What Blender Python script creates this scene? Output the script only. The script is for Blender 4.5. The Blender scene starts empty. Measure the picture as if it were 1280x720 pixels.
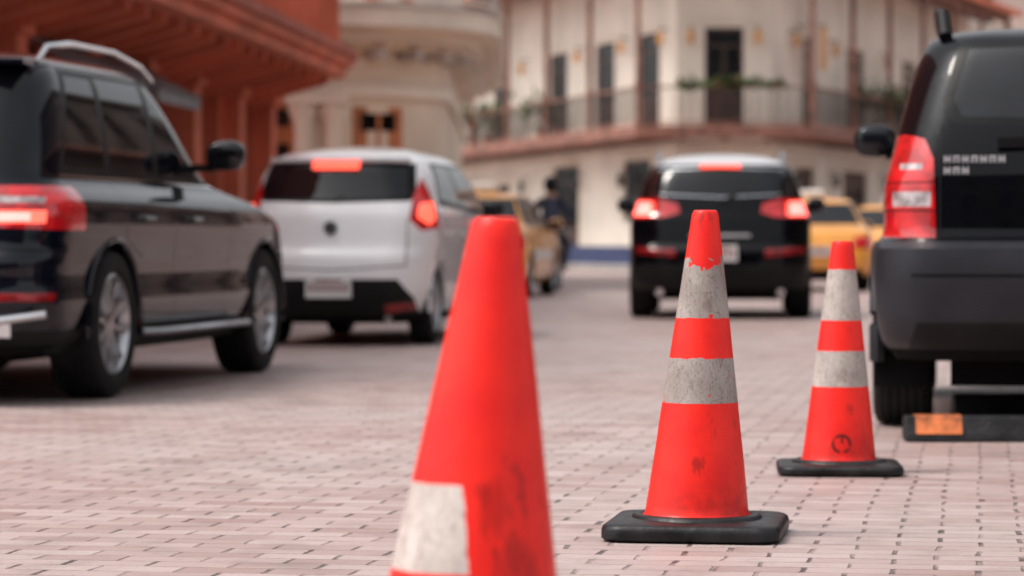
import bpy, bmesh, math, random
from mathutils import Matrix, Vector, noise as mnoise
random.seed(7)
sc = bpy.context.scene
COL = sc.collection
F = 3700.0; CH = 0.79
rad = math.radians

# ------------------------------------------------------------------ materials
MATS = {}
class NT:
    def __init__(s, mat):
        s.t = mat.node_tree; s.n = s.t.nodes; s.l = s.t.links
    def val(s, sock, v):
        if isinstance(v, bpy.types.NodeSocket): s.l.new(v, sock)
        elif v is not None: sock.default_value = v
    def m(s, op, a, b=None, c=None, clamp=False):
        nd = s.n.new('ShaderNodeMath'); nd.operation = op; nd.use_clamp = clamp
        s.val(nd.inputs[0], a); s.val(nd.inputs[1], b)
        if c is not None: s.val(nd.inputs[2], c)
        return nd.outputs[0]
    def noise(s, vec, scale, detail=3, rough=.55, dim='3D'):
        nd = s.n.new('ShaderNodeTexNoise'); nd.inputs['Scale'].default_value = scale
        nd.inputs['Detail'].default_value = detail; nd.inputs['Roughness'].default_value = rough
        if vec is not None: s.l.new(vec, nd.inputs['Vector'])
        return nd.outputs[0]
    def mix(s, f, a, b):
        nd = s.n.new('ShaderNodeMix'); nd.data_type = 'RGBA'
        s.val(nd.inputs[0], f)
        for i, v in ((6, a), (7, b)):
            if isinstance(v, tuple): nd.inputs[i].default_value = (*v[:3], 1)
            else: s.l.new(v, nd.inputs[i])
        return nd.outputs[2]
    def obj(s):
        return s.n.new('ShaderNodeTexCoord').outputs['Object']
    def sep(s, v):
        nd = s.n.new('ShaderNodeSeparateXYZ'); s.l.new(v, nd.inputs[0]); return nd.outputs
    def comb(s, x, y, z=0.0):
        nd = s.n.new('ShaderNodeCombineXYZ'); s.val(nd.inputs[0], x); s.val(nd.inputs[1], y); s.val(nd.inputs[2], z); return nd.outputs[0]
    def ss(s, x, a, b):
        nd = s.n.new('ShaderNodeMapRange'); nd.interpolation_type = 'SMOOTHSTEP'
        s.val(nd.inputs[0], x); nd.inputs[1].default_value = a; nd.inputs[2].default_value = b
        return nd.outputs[0]
    def bump(s, h, strength, dist, bsdf):
        nd = s.n.new('ShaderNodeBump'); nd.inputs['Strength'].default_value = strength
        nd.inputs['Distance'].default_value = dist
        s.l.new(h, nd.inputs['Height']); s.l.new(nd.outputs[0], bsdf.inputs['Normal'])

def newmat(name):
    m = bpy.data.materials.new(name); m.use_nodes = True
    return m, NT(m), m.node_tree.nodes['Principled BSDF']

def mat(name, col, rough=.5, metal=0, coat=0, emis=0, ecol=None, var=.12, vs=3.0, bump=0, bs=40., spec=.5, rv=0):
    if name in MATS: return MATS[name]
    m, t, b = newmat(name)
    o = t.obj()
    n = t.noise(o, vs, 4)
    dark = tuple(max(0, c * (1 - var * 2)) for c in col); lite = tuple(min(1, c * (1 + var)) for c in col)
    c = t.mix(t.ss(n, .3, .7), dark, lite)
    t.l.new(c, b.inputs['Base Color'])
    b.inputs['Metallic'].default_value = metal
    if rv:
        r = t.m('MULTIPLY_ADD', t.noise(o, vs * 2.3, 4), rv, rough - rv * .5, clamp=True); t.l.new(r, b.inputs['Roughness'])
    else: b.inputs['Roughness'].default_value = rough
    b.inputs['Specular IOR Level'].default_value = spec
    b.inputs['Coat Weight'].default_value = coat; b.inputs['Coat Roughness'].default_value = .012
    if emis:
        b.inputs['Emission Color'].default_value = (*(ecol or col), 1); b.inputs['Emission Strength'].default_value = emis
    if bump: t.bump(t.noise(o, bs, 4), bump, .02, b)
    MATS[name] = m; return m

mat('black_paint', (.0022, .0026, .0042), .3, 0, .42, var=.1, spec=.02)
mat('navy_paint', (.003, .004, .010), .3, 0, .85, var=.1, spec=.02)
mat('sky_sheen_roof', (.68, .68, .70), .35, .2, .6, var=.03)  # pale colour paints the bright sky reflection onto the black crossover's roof
mat('white_paint', (.88, .88, .90), .3, 0, .8, var=.02)
mat('taxi_paint', (.84, .36, .05), .35, 0, .8, var=.05)
mat('car_glass', (.005, .006, .009), .03, 0, 0, var=.3, spec=.45)
mat('black_trim', (.007, .007, .008), .4, var=.2, spec=.15)
mat('grey_plastic', (.020, .021, .027), .42, var=.15, bump=.1, bs=200, spec=.28)
mat('dark_plastic', (.009, .009, .010), .55, var=.2, spec=.2)
mat('under', (.006, .006, .006), .9, spec=.1)
mat('tyre', (.011, .011, .012), .75, var=.3, vs=8, bump=.2, bs=60, spec=.25)
mat('chrome', (.75, .76, .78), .12, 1, var=.03)
mat('badge_metal', (.60, .60, .63), .35, .3, var=.05)
mat('alloy', (.46, .47, .49), .28, 1, var=.08)
mat('brake_disc', (.10, .10, .10), .4, 1)
mat('lamp_red', (.50, .008, .012), .12, 0, 1, emis=.10, ecol=(1, .02, .03), vs=14, var=.25)
mat('reflector', (.28, .008, .01), .2, 0, .5, vs=14, var=.25)
mat('lamp_lit', (.9, .05, .03), .15, 0, 1, emis=2.4, ecol=(1, .10, .06), vs=20)
mat('lamp_hot', (1, .2, .15), .15, 0, 1, emis=6.5, ecol=(1, .10, .09), vs=20)
mat('lamp_clear', (.46, .40, .41), .1, .2, 1, vs=20, var=.3)
mat('lamp_amber', (.8, .3, .1), .12, 0, 1, emis=.1, ecol=(1, .4, .1))
mat('plate', (.72, .73, .72), .4, var=.05)
mat('plate_text', (.30, .10, .10), .5)
mat('headlight', (.6, .62, .65), .1, .5, 1)
mat('stucco_cream', (.78, .66, .54), .85, var=.09, vs=.5, bump=.15, bs=12)
mat('stucco_white', (.82, .73, .63), .85, var=.07, vs=.6, bump=.15, bs=12)
mat('stucco_pink', (.62, .47, .41), .85, var=.10, vs=.6)
mat('dark_reflection_wall', (.13, .10, .085), .85, var=.2, vs=.6)  # dark walls of the added unseen buildings, to darken car reflections
mat('plaster_grey', (.55, .50, .47), .85, var=.12, vs=1)
mat('terracotta', (.80, .225, .125), .75, var=.12, vs=.9, bump=.15, bs=14)
mat('terracotta_dark', (.50, .125, .075), .75, var=.14, vs=1.1)
mat('wood_brown', (.27, .115, .08), .6, var=.25, vs=2.5)
mat('wood_door', (.06, .03, .024), .55, var=.3, vs=2)
mat('wood_orange', (.56, .20, .085), .5, var=.2, vs=2)
mat('window_glass', (.012, .013, .015), .1, var=.4, vs=.8, spec=.3)
mat('shop_dark', (.012, .011, .010), .5, var=.4, vs=.9)
mat('iron', (.05, .04, .038), .5)
mat('plinth_blue', (.03, .045, .13), .6, var=.2)
mat('roof_tile', (.30, .12, .08), .8, var=.25, vs=4)
mat('concrete', (.34, .31, .29), .85, var=.15, vs=1.5, bump=.2, bs=30)
mat('awning', (.22, .22, .24), .6)
mat('lantern_yellow', (.75, .38, .14), .4)
mat('flower_red', (.5, .05, .04), .6)
mat('pot', (.4, .16, .09), .8)
mat('skin', (.38, .2, .13), .5)
mat('jacket', (.03, .04, .08), .7, var=.3)
mat('trousers', (.03, .035, .06), .8, var=.3)
mat('shoe', (.02, .02, .02), .6)
mat('rubber_base', (.014, .014, .016), .45, var=.45, vs=9, bump=.18, bs=30, rv=.35, spec=.3)
mat('stop_orange', (.62, .17, .05), .5, var=.3, vs=14)
mat('stop_black', (.016, .016, .018), .6, var=.35, vs=10, bump=.3, bs=60, spec=.3)

def leafmat():
    m, t, b = newmat('leaf')
    n = t.noise(t.obj(), 5, 3)
    t.l.new(t.mix(t.ss(n, .35, .65), (.03, .06, .018), (.12, .17, .05)), b.inputs['Base Color'])
    b.inputs['Roughness'].default_value = .55
    MATS['leaf'] = m
leafmat()

# ------------------------------------------------------------------ mesh builder
class MB:
    def __init__(s): s.v = []; s.f = []; s.m = []; s.s = []; s.mats = []
    def mi(s, name):
        if name not in s.mats: s.mats.append(name)
        return s.mats.index(name)
    def add(s, vs, fs, mt, M=None, smooth=False):
        o = len(s.v); k = s.mi(mt)
        for p in vs:
            p = Vector(p); s.v.append(M @ p if M else p)
        for f in fs: s.f.append([i + o for i in f]); s.m.append(k); s.s.append(smooth)
    def box(s, x0, x1, y0, y1, z0, z1, mt, M=None):
        vs = [(x, y, z) for x in (x0, x1) for y in (y0, y1) for z in (z0, z1)]
        s.add(vs, [(0, 1, 3, 2), (4, 6, 7, 5), (0, 4, 5, 1), (2, 3, 7, 6), (0, 2, 6, 4), (1, 5, 7, 3)], mt, M)
    def prism(s, poly, z0, z1, mt, M=None, smooth=False):
        n = len(poly)
        vs = [(p[0], p[1], z0) for p in poly] + [(p[0], p[1], z1) for p in poly]
        s.add(vs, [list(range(n)), list(range(n, 2 * n))], mt, M)
        s.add(vs, [(i, (i + 1) % n, (i + 1) % n + n, i + n) for i in range(n)], mt, M, smooth)
    def lathe(s, prof, n, mt, M=None, smooth=True, cap=False):
        vs = []; fs = []
        for r, z in prof:
            for i in range(n):
                a = 2 * math.pi * i / n; vs.append((r * math.cos(a), r * math.sin(a), z))
        for j in range(len(prof) - 1):
            for i in range(n):
                k = (i + 1) % n
                fs.append((j * n + i, j * n + k, (j + 1) * n + k, (j + 1) * n + i))
        if cap:
            fs.append(list(range(n))); fs.append(list(range((len(prof) - 1) * n, len(prof) * n)))
        s.add(vs, fs, mt, M, smooth)
    def tube(s, pts, r, mt, n=8, M=None, flat=1.0):
        pts = [Vector(p) for p in pts]; vs = []; fs = []
        rs = r if isinstance(r, (list, tuple)) else [r] * len(pts)
        up = Vector((0, 0, 1))
        for i, p in enumerate(pts):
            d = (pts[min(i + 1, len(pts) - 1)] - pts[max(i - 1, 0)]).normalized()
            a = up if abs(d.z) < .95 else Vector((1, 0, 0))
            sd = d.cross(a).normalized(); u2 = sd.cross(d).normalized()
            for k in range(n):
                t = 2 * math.pi * k / n
                vs.append(p + sd * math.cos(t) * rs[i] + u2 * math.sin(t) * rs[i] * flat)
        for j in range(len(pts) - 1):
            for k in range(n):
                q = (k + 1) % n; fs.append((j * n + k, j * n + q, (j + 1) * n + q, (j + 1) * n + k))
        fs.append(list(range(n))); fs.append([(len(pts) - 1) * n + k for k in range(n)])
        s.add(vs, fs, mt, M, True)
    def ball(s, c, r, mt, M=None, e=1.0, nu=20, nv=12):
        vs = []; fs = []
        sp = lambda v: math.copysign(abs(v) ** e, v)
        for j in range(nv + 1):
            p = -math.pi / 2 + math.pi * j / nv
            for i in range(nu):
                a = 2 * math.pi * i / nu
                vs.append((c[0] + r[0] * sp(math.cos(p)) * sp(math.cos(a)), c[1] + r[1] * sp(math.cos(p)) * sp(math.sin(a)), c[2] + r[2] * sp(math.sin(p))))
        for j in range(nv):
            for i in range(nu):
                k = (i + 1) % nu; fs.append((j * nu + i, j * nu + k, (j + 1) * nu + k, (j + 1) * nu + i))
        s.add(vs, fs, mt, M, True)
    def obj(s, name, parent=None, bevel=0, recalc=True, merge=True):
        me = bpy.data.meshes.new(name); me.from_pydata([tuple(v) for v in s.v], [], s.f)
        for k in s.mats: me.materials.append(MATS[k])
        me.polygons.foreach_set('material_index', s.m); me.polygons.foreach_set('use_smooth', s.s)
        bm = bmesh.new(); bm.from_mesh(me)
        if merge: bmesh.ops.remove_doubles(bm, verts=bm.verts, dist=1e-5)
        if recalc: bmesh.ops.recalc_face_normals(bm, faces=bm.faces)
        bm.to_mesh(me); bm.free(); me.update()
        ob = bpy.data.objects.new(name, me); COL.objects.link(ob)
        if parent: ob.parent = parent
        if bevel:
            md = ob.modifiers.new('bev', 'BEVEL'); md.width = bevel; md.segments = 3; md.limit_method = 'ANGLE'; md.angle_limit = rad(40)
        return ob

def empty(name, loc=(0, 0, 0), rz=0):
    e = bpy.data.objects.new(name, None); COL.objects.link(e); e.location = loc; e.rotation_euler = (0, 0, rz)
    e.empty_display_size = .2
    return e

# ------------------------------------------------------------------ ground
def ground():
    m, t, b = newmat('brick_pavers')
    o = t.obj()
    x, y, z = t.sep(o)
    h = rad(9)
    wx = t.m('MULTIPLY_ADD', t.noise(o, 2.2, 2), .034, -.017)
    jx = t.m('MULTIPLY_ADD', t.noise(o, 45, 1), .010, -.005)
    u = t.m('ADD', t.m('ADD', t.m('SUBTRACT', t.m('MULTIPLY', x, math.cos(h)), t.m('MULTIPLY', y, math.sin(h))), wx), jx)
    v = t.m('ADD', t.m('ADD', t.m('ADD', t.m('MULTIPLY', x, math.sin(h)), t.m('MULTIPLY', y, math.cos(h))), wx), jx)
    rv = t.m('DIVIDE', v, .11); row = t.m('FLOOR', rv); fv = t.m('FRACT', rv)
    par = t.m('FLOORED_MODULO', row, 2.0)
    uo = t.m('ADD', t.m('DIVIDE', u, .21), t.m('MULTIPLY', par, .5)); colu = t.m('FLOOR', uo); fu = t.m('FRACT', uo)
    du = t.m('MULTIPLY', t.m('MINIMUM', fu, t.m('SUBTRACT', 1.0, fu)), .21)
    dv = t.m('MULTIPLY', t.m('MINIMUM', fv, t.m('SUBTRACT', 1.0, fv)), .11)
    wn = t.n.new('ShaderNodeTexWhiteNoise'); wn.noise_dimensions = '2D'; t.l.new(t.comb(colu, row), wn.inputs['Vector'])
    r1 = wn.outputs['Value']
    wc = t.sep(wn.outputs['Color'])
    hw = t.m('MULTIPLY_ADD', wc[1], .0055, .0018)
    hd = t.m('SUBTRACT', 1.0, t.ss(t.m('SUBTRACT', du, hw), -.0015, .0035))
    bd = t.m('SUBTRACT', 1.0, t.ss(dv, .001, .0055))
    big = t.noise(o, .35, 3); mid = t.noise(o, 4, 4); fine = t.noise(o, 70, 3, .7)
    c = t.mix(r1, (.345, .240, .224), (.455, .358, .340))
    c = t.mix(t.m('MULTIPLY', t.ss(wc[2], .68, 1.0), .65), c, (.28, .165, .148))
    c = t.mix(t.m('MULTIPLY', t.ss(big, .42, .62), .45), c, (.45, .39, .375))
    c = t.mix(t.m('MULTIPLY', t.ss(mid, .46, .72), .50), c, (.22, .155, .146))
    c = t.mix(t.m('MULTIPLY', t.ss(fine, .50, .75), .50), c, (.18, .13, .122))
    st = t.ss(t.noise(o, 1.3, 5, .65), .55, .70)
    c = t.mix(t.m('MULTIPLY', st, .38), c, (.15, .112, .107))
    gapn = t.ss(t.noise(o, 5, 3), .36, .64)
    c = t.mix(t.m('MULTIPLY', bd, t.m('MULTIPLY_ADD', gapn, .6, .25)), c, (.10, .068, .064))
    c = t.mix(t.m('MULTIPLY', hd, t.m('MULTIPLY_ADD', gapn, .68, .20)), c, (.030, .021, .021))
    t.l.new(c, b.inputs['Base Color'])
    t.l.new(t.m('MULTIPLY_ADD', mid, .35, .36), b.inputs['Roughness'])
    hgt = t.m('SUBTRACT', t.m('ADD', t.m('MULTIPLY', fine, .22), t.m('MULTIPLY', r1, .4)), t.m('MAXIMUM', hd, t.m('MULTIPLY', bd, .7)))
    t.bump(hgt, .7, .006, b)
    MATS['brick_pavers'] = m
    mb = MB(); mb.add([(-400, -60, 0), (400, -60, 0), (400, 700, 0), (-400, 700, 0)], [(0, 1, 2, 3)], 'brick_pavers')
    mb.obj('ground')
ground()

# ------------------------------------------------------------------ traffic cones
def cone_mat(name, bands, patch=None, ring=None, ragged=None, seed=0., smudge=(), wcol=.40):
    m, t, b = newmat(name)
    o = t.obj(); x, y, z = t.sep(o)
    off = t.n.new('ShaderNodeVectorMath'); off.operation = 'ADD'; t.l.new(o, off.inputs[0]); off.inputs[1].default_value = (seed, seed * 2, seed * .7)
    ov = off.outputs[0]
    n1 = t.noise(ov, 30, 4, .7); n2 = t.noise(ov, 9, 4, .6); n3 = t.noise(ov, 120, 3, .7)
    base = t.mix(t.ss(n2, .35, .7), (.94, .032, .022), (.82, .020, .018))
    mask = None
    for (z0, z1, rt, rb) in bands:
        zt = t.m('MULTIPLY_ADD', t.m('SUBTRACT', n1, .5), rt, z); zb = t.m('MULTIPLY_ADD', t.m('SUBTRACT', n1, .5), rb, z)
        k = t.m('MULTIPLY', t.m('GREATER_THAN', zb, z0), t.m('LESS_THAN', zt, z1))
        mask = k if mask is None else t.m('MAXIMUM', mask, k)
    if patch:
        xx = t.m('MULTIPLY_ADD', t.m('SUBTRACT', n1, .5), .012, x)
        xx = t.m('MULTIPLY_ADD', t.m('MULTIPLY', t.m('SUBTRACT', z, .38), 0.08), 1.0, xx)
        mask = t.m('MULTIPLY', mask, t.m('LESS_THAN', xx, patch))
    if ragged:
        nn = t.m('MULTIPLY_ADD', t.ss(z, bands[0][1] - .08, bands[0][1] - .01), .16, t.noise(ov, 20, 3, .6))
        pe = t.m('GREATER_THAN', nn, ragged)
        mask = t.m('MULTIPLY', mask, t.m('SUBTRACT', 1.0, pe))
    w1 = wcol
    white = t.mix(t.ss(n2, .3, .7), (w1, w1 * .90, w1 * .84), (w1 * .72, w1 * .63, w1 * .58))
    white = t.mix(t.m('MULTIPLY', t.ss(n3, .48, .70), .25 if patch else .45), white, (.17, .14, .13))
    c = t.mix(mask, base, white)
    sv = t.n.new('ShaderNodeMapping'); t.l.new(ov, sv.inputs[0]); sv.inputs['Scale'].default_value = (36, 36, 10)
    s1 = t.noise(sv.outputs[0], 1.0, 5, .7)
    sc1 = t.ss(s1, .57, .66)
    reg = t.ss(t.noise(ov, 7, 2), .50, .64)
    c = t.mix(t.m('MULTIPLY', t.m('MULTIPLY', sc1, reg), .45), c, (.16, .02, .02))
    sv2 = t.n.new('ShaderNodeMapping'); t.l.new(ov, sv2.inputs[0]); sv2.inputs['Scale'].default_value = (60, 60, 12); sv2.inputs['Rotation'].default_value = (.2, .35, 0)
    l2 = t.m('ABSOLUTE', t.m('SUBTRACT', t.noise(sv2.outputs[0], 1.0, 3, .6), .5))
    sc2 = t.m('MULTIPLY', t.m('SUBTRACT', 1.0, t.ss(l2, .004, .016)), t.m('MULTIPLY_ADD', mask, .5, .07))
    c = t.mix(sc2, c, (.12, .06, .055))
    for (sx, sz, sr, amt) in smudge:
        d = t.m('SQRT', t.m('ADD', t.m('POWER', t.m('SUBTRACT', x, sx), 2.0), t.m('POWER', t.m('MULTIPLY', t.m('SUBTRACT', z, sz), .7), 2.0)))
        d = t.m('MULTIPLY_ADD', t.m('SUBTRACT', s1, .5), -.30 * sr * 10, d)
        k = t.m('MULTIPLY', t.m('SUBTRACT', 1.0, t.ss(d, sr * .25, sr)), t.m('LESS_THAN', y, 0.0))
        c = t.mix(t.m('MULTIPLY', k, amt), c, (.10, .012, .014))
    gr = t.m('MULTIPLY', t.m('SUBTRACT', 1.0, t.ss(z, .05, .18)), t.ss(n1, .35, .65))
    c = t.mix(t.m('MULTIPLY', gr, .4), c, (.22, .03, .025))
    if ring:
        zc, r = ring
        d = t.m('SQRT', t.m('ADD', t.m('POWER', t.m('ADD', x, .004), 2.0), t.m('POWER', t.m('SUBTRACT', z, zc), 2.0)))
        rg = t.m('SUBTRACT', 1.0, t.ss(t.m('ABSOLUTE', t.m('SUBTRACT', d, r)), .003, .008))
        tick = t.m('MULTIPLY', t.m('LESS_THAN', t.m('ABSOLUTE', t.m('ADD', x, .002)), .004), t.m('LESS_THAN', t.m('ABSOLUTE', t.m('SUBTRACT', z, zc + r * .6)), .014))
        rg = t.m('MULTIPLY', t.m('MAXIMUM', rg, tick), t.m('LESS_THAN', y, 0.0))
        rg = t.m('MULTIPLY', rg, t.ss(n1, .3, .5))
        c = t.mix(t.m('MULTIPLY', rg, .85), c, (.04, .015, .015))
    t.l.new(c, b.inputs['Base Color'])
    b.inputs['Specular IOR Level'].default_value = .24
    t.l.new(t.m('MULTIPLY_ADD', n2, .25, t.m('MULTIPLY_ADD', mask, .15, .20)), b.inputs['Roughness'])
    t.bump(t.m('ADD', t.m('MULTIPLY', mask, .6), t.m('MULTIPLY', n1, .3)), .6, .002, b)
    MATS[name] = m

def make_cone(pos, H, rt, rb, bw, bth, lean, matn, rz):
    e = empty('traffic_cone', (pos[0], pos[1], 0), 0)
    n = 72; N = 40; prof = []
    z0 = bth - .004
    def rr(z): return rb + (rt - rb) * (z - z0) / (H - z0)
    prof.append((rb + .016, z0 + .001)); prof.append((rb + .012, z0 + .006)); prof.append((rb + .003, z0 + .012))
    for i in range(N + 1):
        z = z0 + .02 + (H - .012 - z0 - .02) * i / N; prof.append((rr(z), z))
    prof += [(rt - .001, H - .006), (rt - .004, H - .001), (rt - .008, H), (rt - .012, H - .003), (rt - .013, H - .02), (rt - .010, H - .12)]
    mb = MB(); mb.lathe(prof, n, matn)
    for v in mb.v:
        k = (v.z - z0) / (H - z0)
        a = math.atan2(v.y, v.x)
        wob = 1 + .012 * math.sin(2 * a + 1.3 * k) * (1 - k) + .010 * mnoise.noise(Vector((math.cos(a) * 1.3, math.sin(a) * 1.3, v.z * 7)))
        v.x = v.x * wob + lean * k; v.y *= wob
    mb.obj('cone_body', e)
    hb = bw / 2; cr = bw * .13; pts = []
    for q in range(4):
        a0 = q * math.pi / 2
        cx = (hb - cr) * (1 if q in (0, 3) else -1); cy = (hb - cr) * (1 if q in (0, 1) else -1)
        for i in range(9):
            a = a0 + math.pi / 2 * i / 8; pts.append((cx + cr * math.cos(a), cy + cr * math.sin(a)))
    layers = [(.97, .004), (1.0, .010), (1.0, bth * .62), (.985, bth * .82), (.95, bth * .93), (.80, bth * 1.0), (.60, bth * 1.04)]
    vs = []; fs = []; k = len(pts)
    for s_, z in layers:
        for (px, py) in pts:
            dz = .006 * mnoise.noise(Vector((px * 5 + pos[0], py * 5, 1))) if z > .02 else 0
            vs.append((px * s_, py * s_, z + dz))
    for j in range(len(layers) - 1):
        for i in range(k):
            q = (i + 1) % k; fs.append((j * k + i, j * k + q, (j + 1) * k + q, (j + 1) * k + i))
    fs.append(list(range(k))); fs.append([(len(layers) - 1) * k + i for i in range(k)])
    mb = MB(); mb.add(vs, fs, 'rubber_base', Matrix.Rotation(rz, 4, 'Z'), True)
    ob = mb.obj('rubber_foot', e); ob.data.set_sharp_from_angle(angle=rad(50))
    mb = MB(); mb.lathe([(rb + .035, bth * .9), (rb + .03, bth + .008), (rb + .012, bth + .012), (rb + .002, bth + .004)], 60, 'rubber_base'); mb.obj('collar', e)
    return e
cone_mat('cone_mat_a', [(.316, .441, .004, .004)], patch=.008, seed=3.1, wcol=.72, smudge=((.045, .41, .04, .35), (.080, .33, .035, .45), (.03, .43, .02, .4)))
cone_mat('cone_mat_b', [(.583, .742, .05, .01), (.358, .476, .02, .006)], ragged=.68, seed=1.7, wcol=.42, smudge=((-.005, .20, .024, .55), (.02, .62, .02, .3)))
cone_mat('cone_mat_c', [(.518, .69, .01, .006), (.295, .415, .01, .006)], ring=(.105, .028), seed=6.4, wcol=.52, smudge=((.03, .22, .02, .35),))
make_cone((-.073, 4.3), .823, .034, .165, .46, .045, .050, 'cone_mat_a', rad(8))
make_cone((.494, 7.9), .870, .034, .141, .47, .050, .022, 'cone_mat_b', rad(-9))
make_cone((1.11, 10.04), .787, .036, .127, .42, .038, .011, 'cone_mat_c', rad(-4))

# ------------------------------------------------------------------ wheel stops
def wheel_stop(x, y, L, rz, patches):
    e = empty('wheel_stop', (x, y, 0), rz)
    prof = [(-.075, 0.003), (.075, 0.003), (.07, .03), (.045, .10), (-.045, .10), (-.07, .03)]
    R = Matrix(((0, 0, 1, 0), (1, 0, 0, 0), (0, 1, 0, 0), (0, 0, 0, 1)))
    mb = MB(); mb.prism(prof, 0, L, 'stop_black', R); mb.obj('block', e, bevel=.008)
    mb = MB()
    for a, b2 in patches:
        p2 = [(-.0735, .0325), (-.0485, .0985), (-.043, .103), (.043, .103), (.0485, .0985), (.0735, .0325), (.069, .034), (.042, .0985), (-.042, .0985), (-.069, .034)]
        mb.prism(p2, a, b2, 'stop_orange', R)
    mb.obj('reflective_panels', e)
wheel_stop(1.54, 11.62, 1.8, rad(-1.5), [(.04, .22), (.95, 1.2), (1.55, 1.75)])
wheel_stop(1.98, 13.3, 1.6, rad(-1.5), [(1.3, 1.5)])

# ------------------------------------------------------------------ cars
def pchip(xs, ys, x):
    n = len(xs)
    if x <= xs[0]: return ys[0]
    if x >= xs[-1]: return ys[-1]
    d = [(ys[i + 1] - ys[i]) / (xs[i + 1] - xs[i]) for i in range(n - 1)]
    mt = [d[0]] + [0 if d[i - 1] * d[i] <= 0 else 2 * d[i - 1] * d[i] / (d[i - 1] + d[i]) for i in range(1, n - 1)] + [d[-1]]
    for i in range(n - 1):
        if x <= xs[i + 1]:
            h = xs[i + 1] - xs[i]; t = (x - xs[i]) / h
            return (2 * t**3 - 3 * t * t + 1) * ys[i] + (t**3 - 2 * t * t + t) * h * mt[i] + (-2 * t**3 + 3 * t * t) * ys[i + 1] + (t**3 - t * t) * h * mt[i + 1]

def outline(xr, xf, w, rr, rf, kr, ks, L):
    rr = min(rr, w * .85, (xf - xr) * .45); rf = min(rf, w * .85, (xf - xr) * .45)
    P = []
    nR, nC, nS, nF = 26, 10, 56, 14
    for i in range(nR): P.append((xr, -(w - rr) + 2 * (w - rr) * i / nR))
    for i in range(nC):
        a = math.pi - math.pi / 2 * i / nC; P.append((xr + rr + rr * math.cos(a), w - rr + rr * math.sin(a)))
    for i in range(nS): P.append((xr + rr + (xf - rf - xr - rr) * i / nS, w))
    for i in range(nC):
        a = math.pi / 2 - math.pi / 2 * i / nC; P.append((xf - rf + rf * math.cos(a), w - rf + rf * math.sin(a)))
    for i in range(nF): P.append((xf, (w - rf) - 2 * (w - rf) * i / nF))
    for i in range(nC):
        a = -math.pi / 2 * i / nC; P.append((xf - rf + rf * math.cos(a), -(w - rf) + rf * math.sin(a)))
    for i in range(nS): P.append((xf - rf - (xf - rf - xr - rr) * i / nS, -w))
    for i in range(nC):
        a = -math.pi / 2 - math.pi / 2 * i / nC; P.append((xr + rr + rr * math.cos(a), -(w - rr) + rr * math.sin(a)))
    out = []
    for x, y in P:
        yn = min(1, abs(y) / max(w, .01))
        wr = max(0, 1 - (x - xr) / .8)**2; wf = max(0, 1 - (xf - x) / .8)**2
        x2 = x - kr * (1 - yn * yn) * wr + 2 * kr * (1 - yn * yn) * wf
        t = abs(x - L * .48) / (L * .5)
        out.append((x2, y * (1 - ks * t**3)))
    return out

def planes2(poly, ax):
    cx = sum(p[0] for p in poly) / len(poly); cz = sum(p[1] for p in poly) / len(poly); out = []
    for i in range(len(poly)):
        a = poly[i]; b = poly[(i + 1) % len(poly)]
        n = (b[1] - a[1], -(b[0] - a[0])); l = math.hypot(*n)
        if l < 1e-9: continue
        n = (n[0] / l, n[1] / l)
        if n[0] * (cx - a[0]) + n[1] * (cz - a[1]) > 0: n = (-n[0], -n[1])
        if ax == 'side': out.append((Vector((a[0], 0, a[1])), Vector((n[0], 0, n[1]))))
        else: out.append((Vector((0, a[0], a[1])), Vector((0, n[0], n[1]))))
    return out
def side(poly, ymin=.3): return planes2(poly, 'side') + [(Vector((0, ymin, 0)), Vector((0, -1, 0)))]
def rear(poly, xmax): return planes2(poly, 'rear') + [(Vector((xmax, 0, 0)), Vector((1, 0, 0)))]
def front(poly, xmin): return planes2(poly, 'rear') + [(Vector((xmin, 0, 0)), Vector((-1, 0, 0)))]
def line(x0, z0, x1, z1, w=.008):
    d = Vector((x1 - x0, z1 - z0)).normalized() * w / 2; n = (-d.y, d.x)
    return side([(x0 + n[0], z0 + n[1]), (x1 + n[0], z1 + n[1]), (x1 - n[0], z1 - n[1]), (x0 - n[0], z0 - n[1])])
def rline(y0, z0, y1, z1, xm, w=.008):
    d = Vector((y1 - y0, z1 - z0)).normalized() * w / 2; n = (-d.y, d.x)
    return rear([(y0 + n[0], z0 + n[1]), (y1 + n[0], z1 + n[1]), (y1 - n[0], z1 - n[1]), (y0 - n[0], z0 - n[1])], xm)

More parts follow.
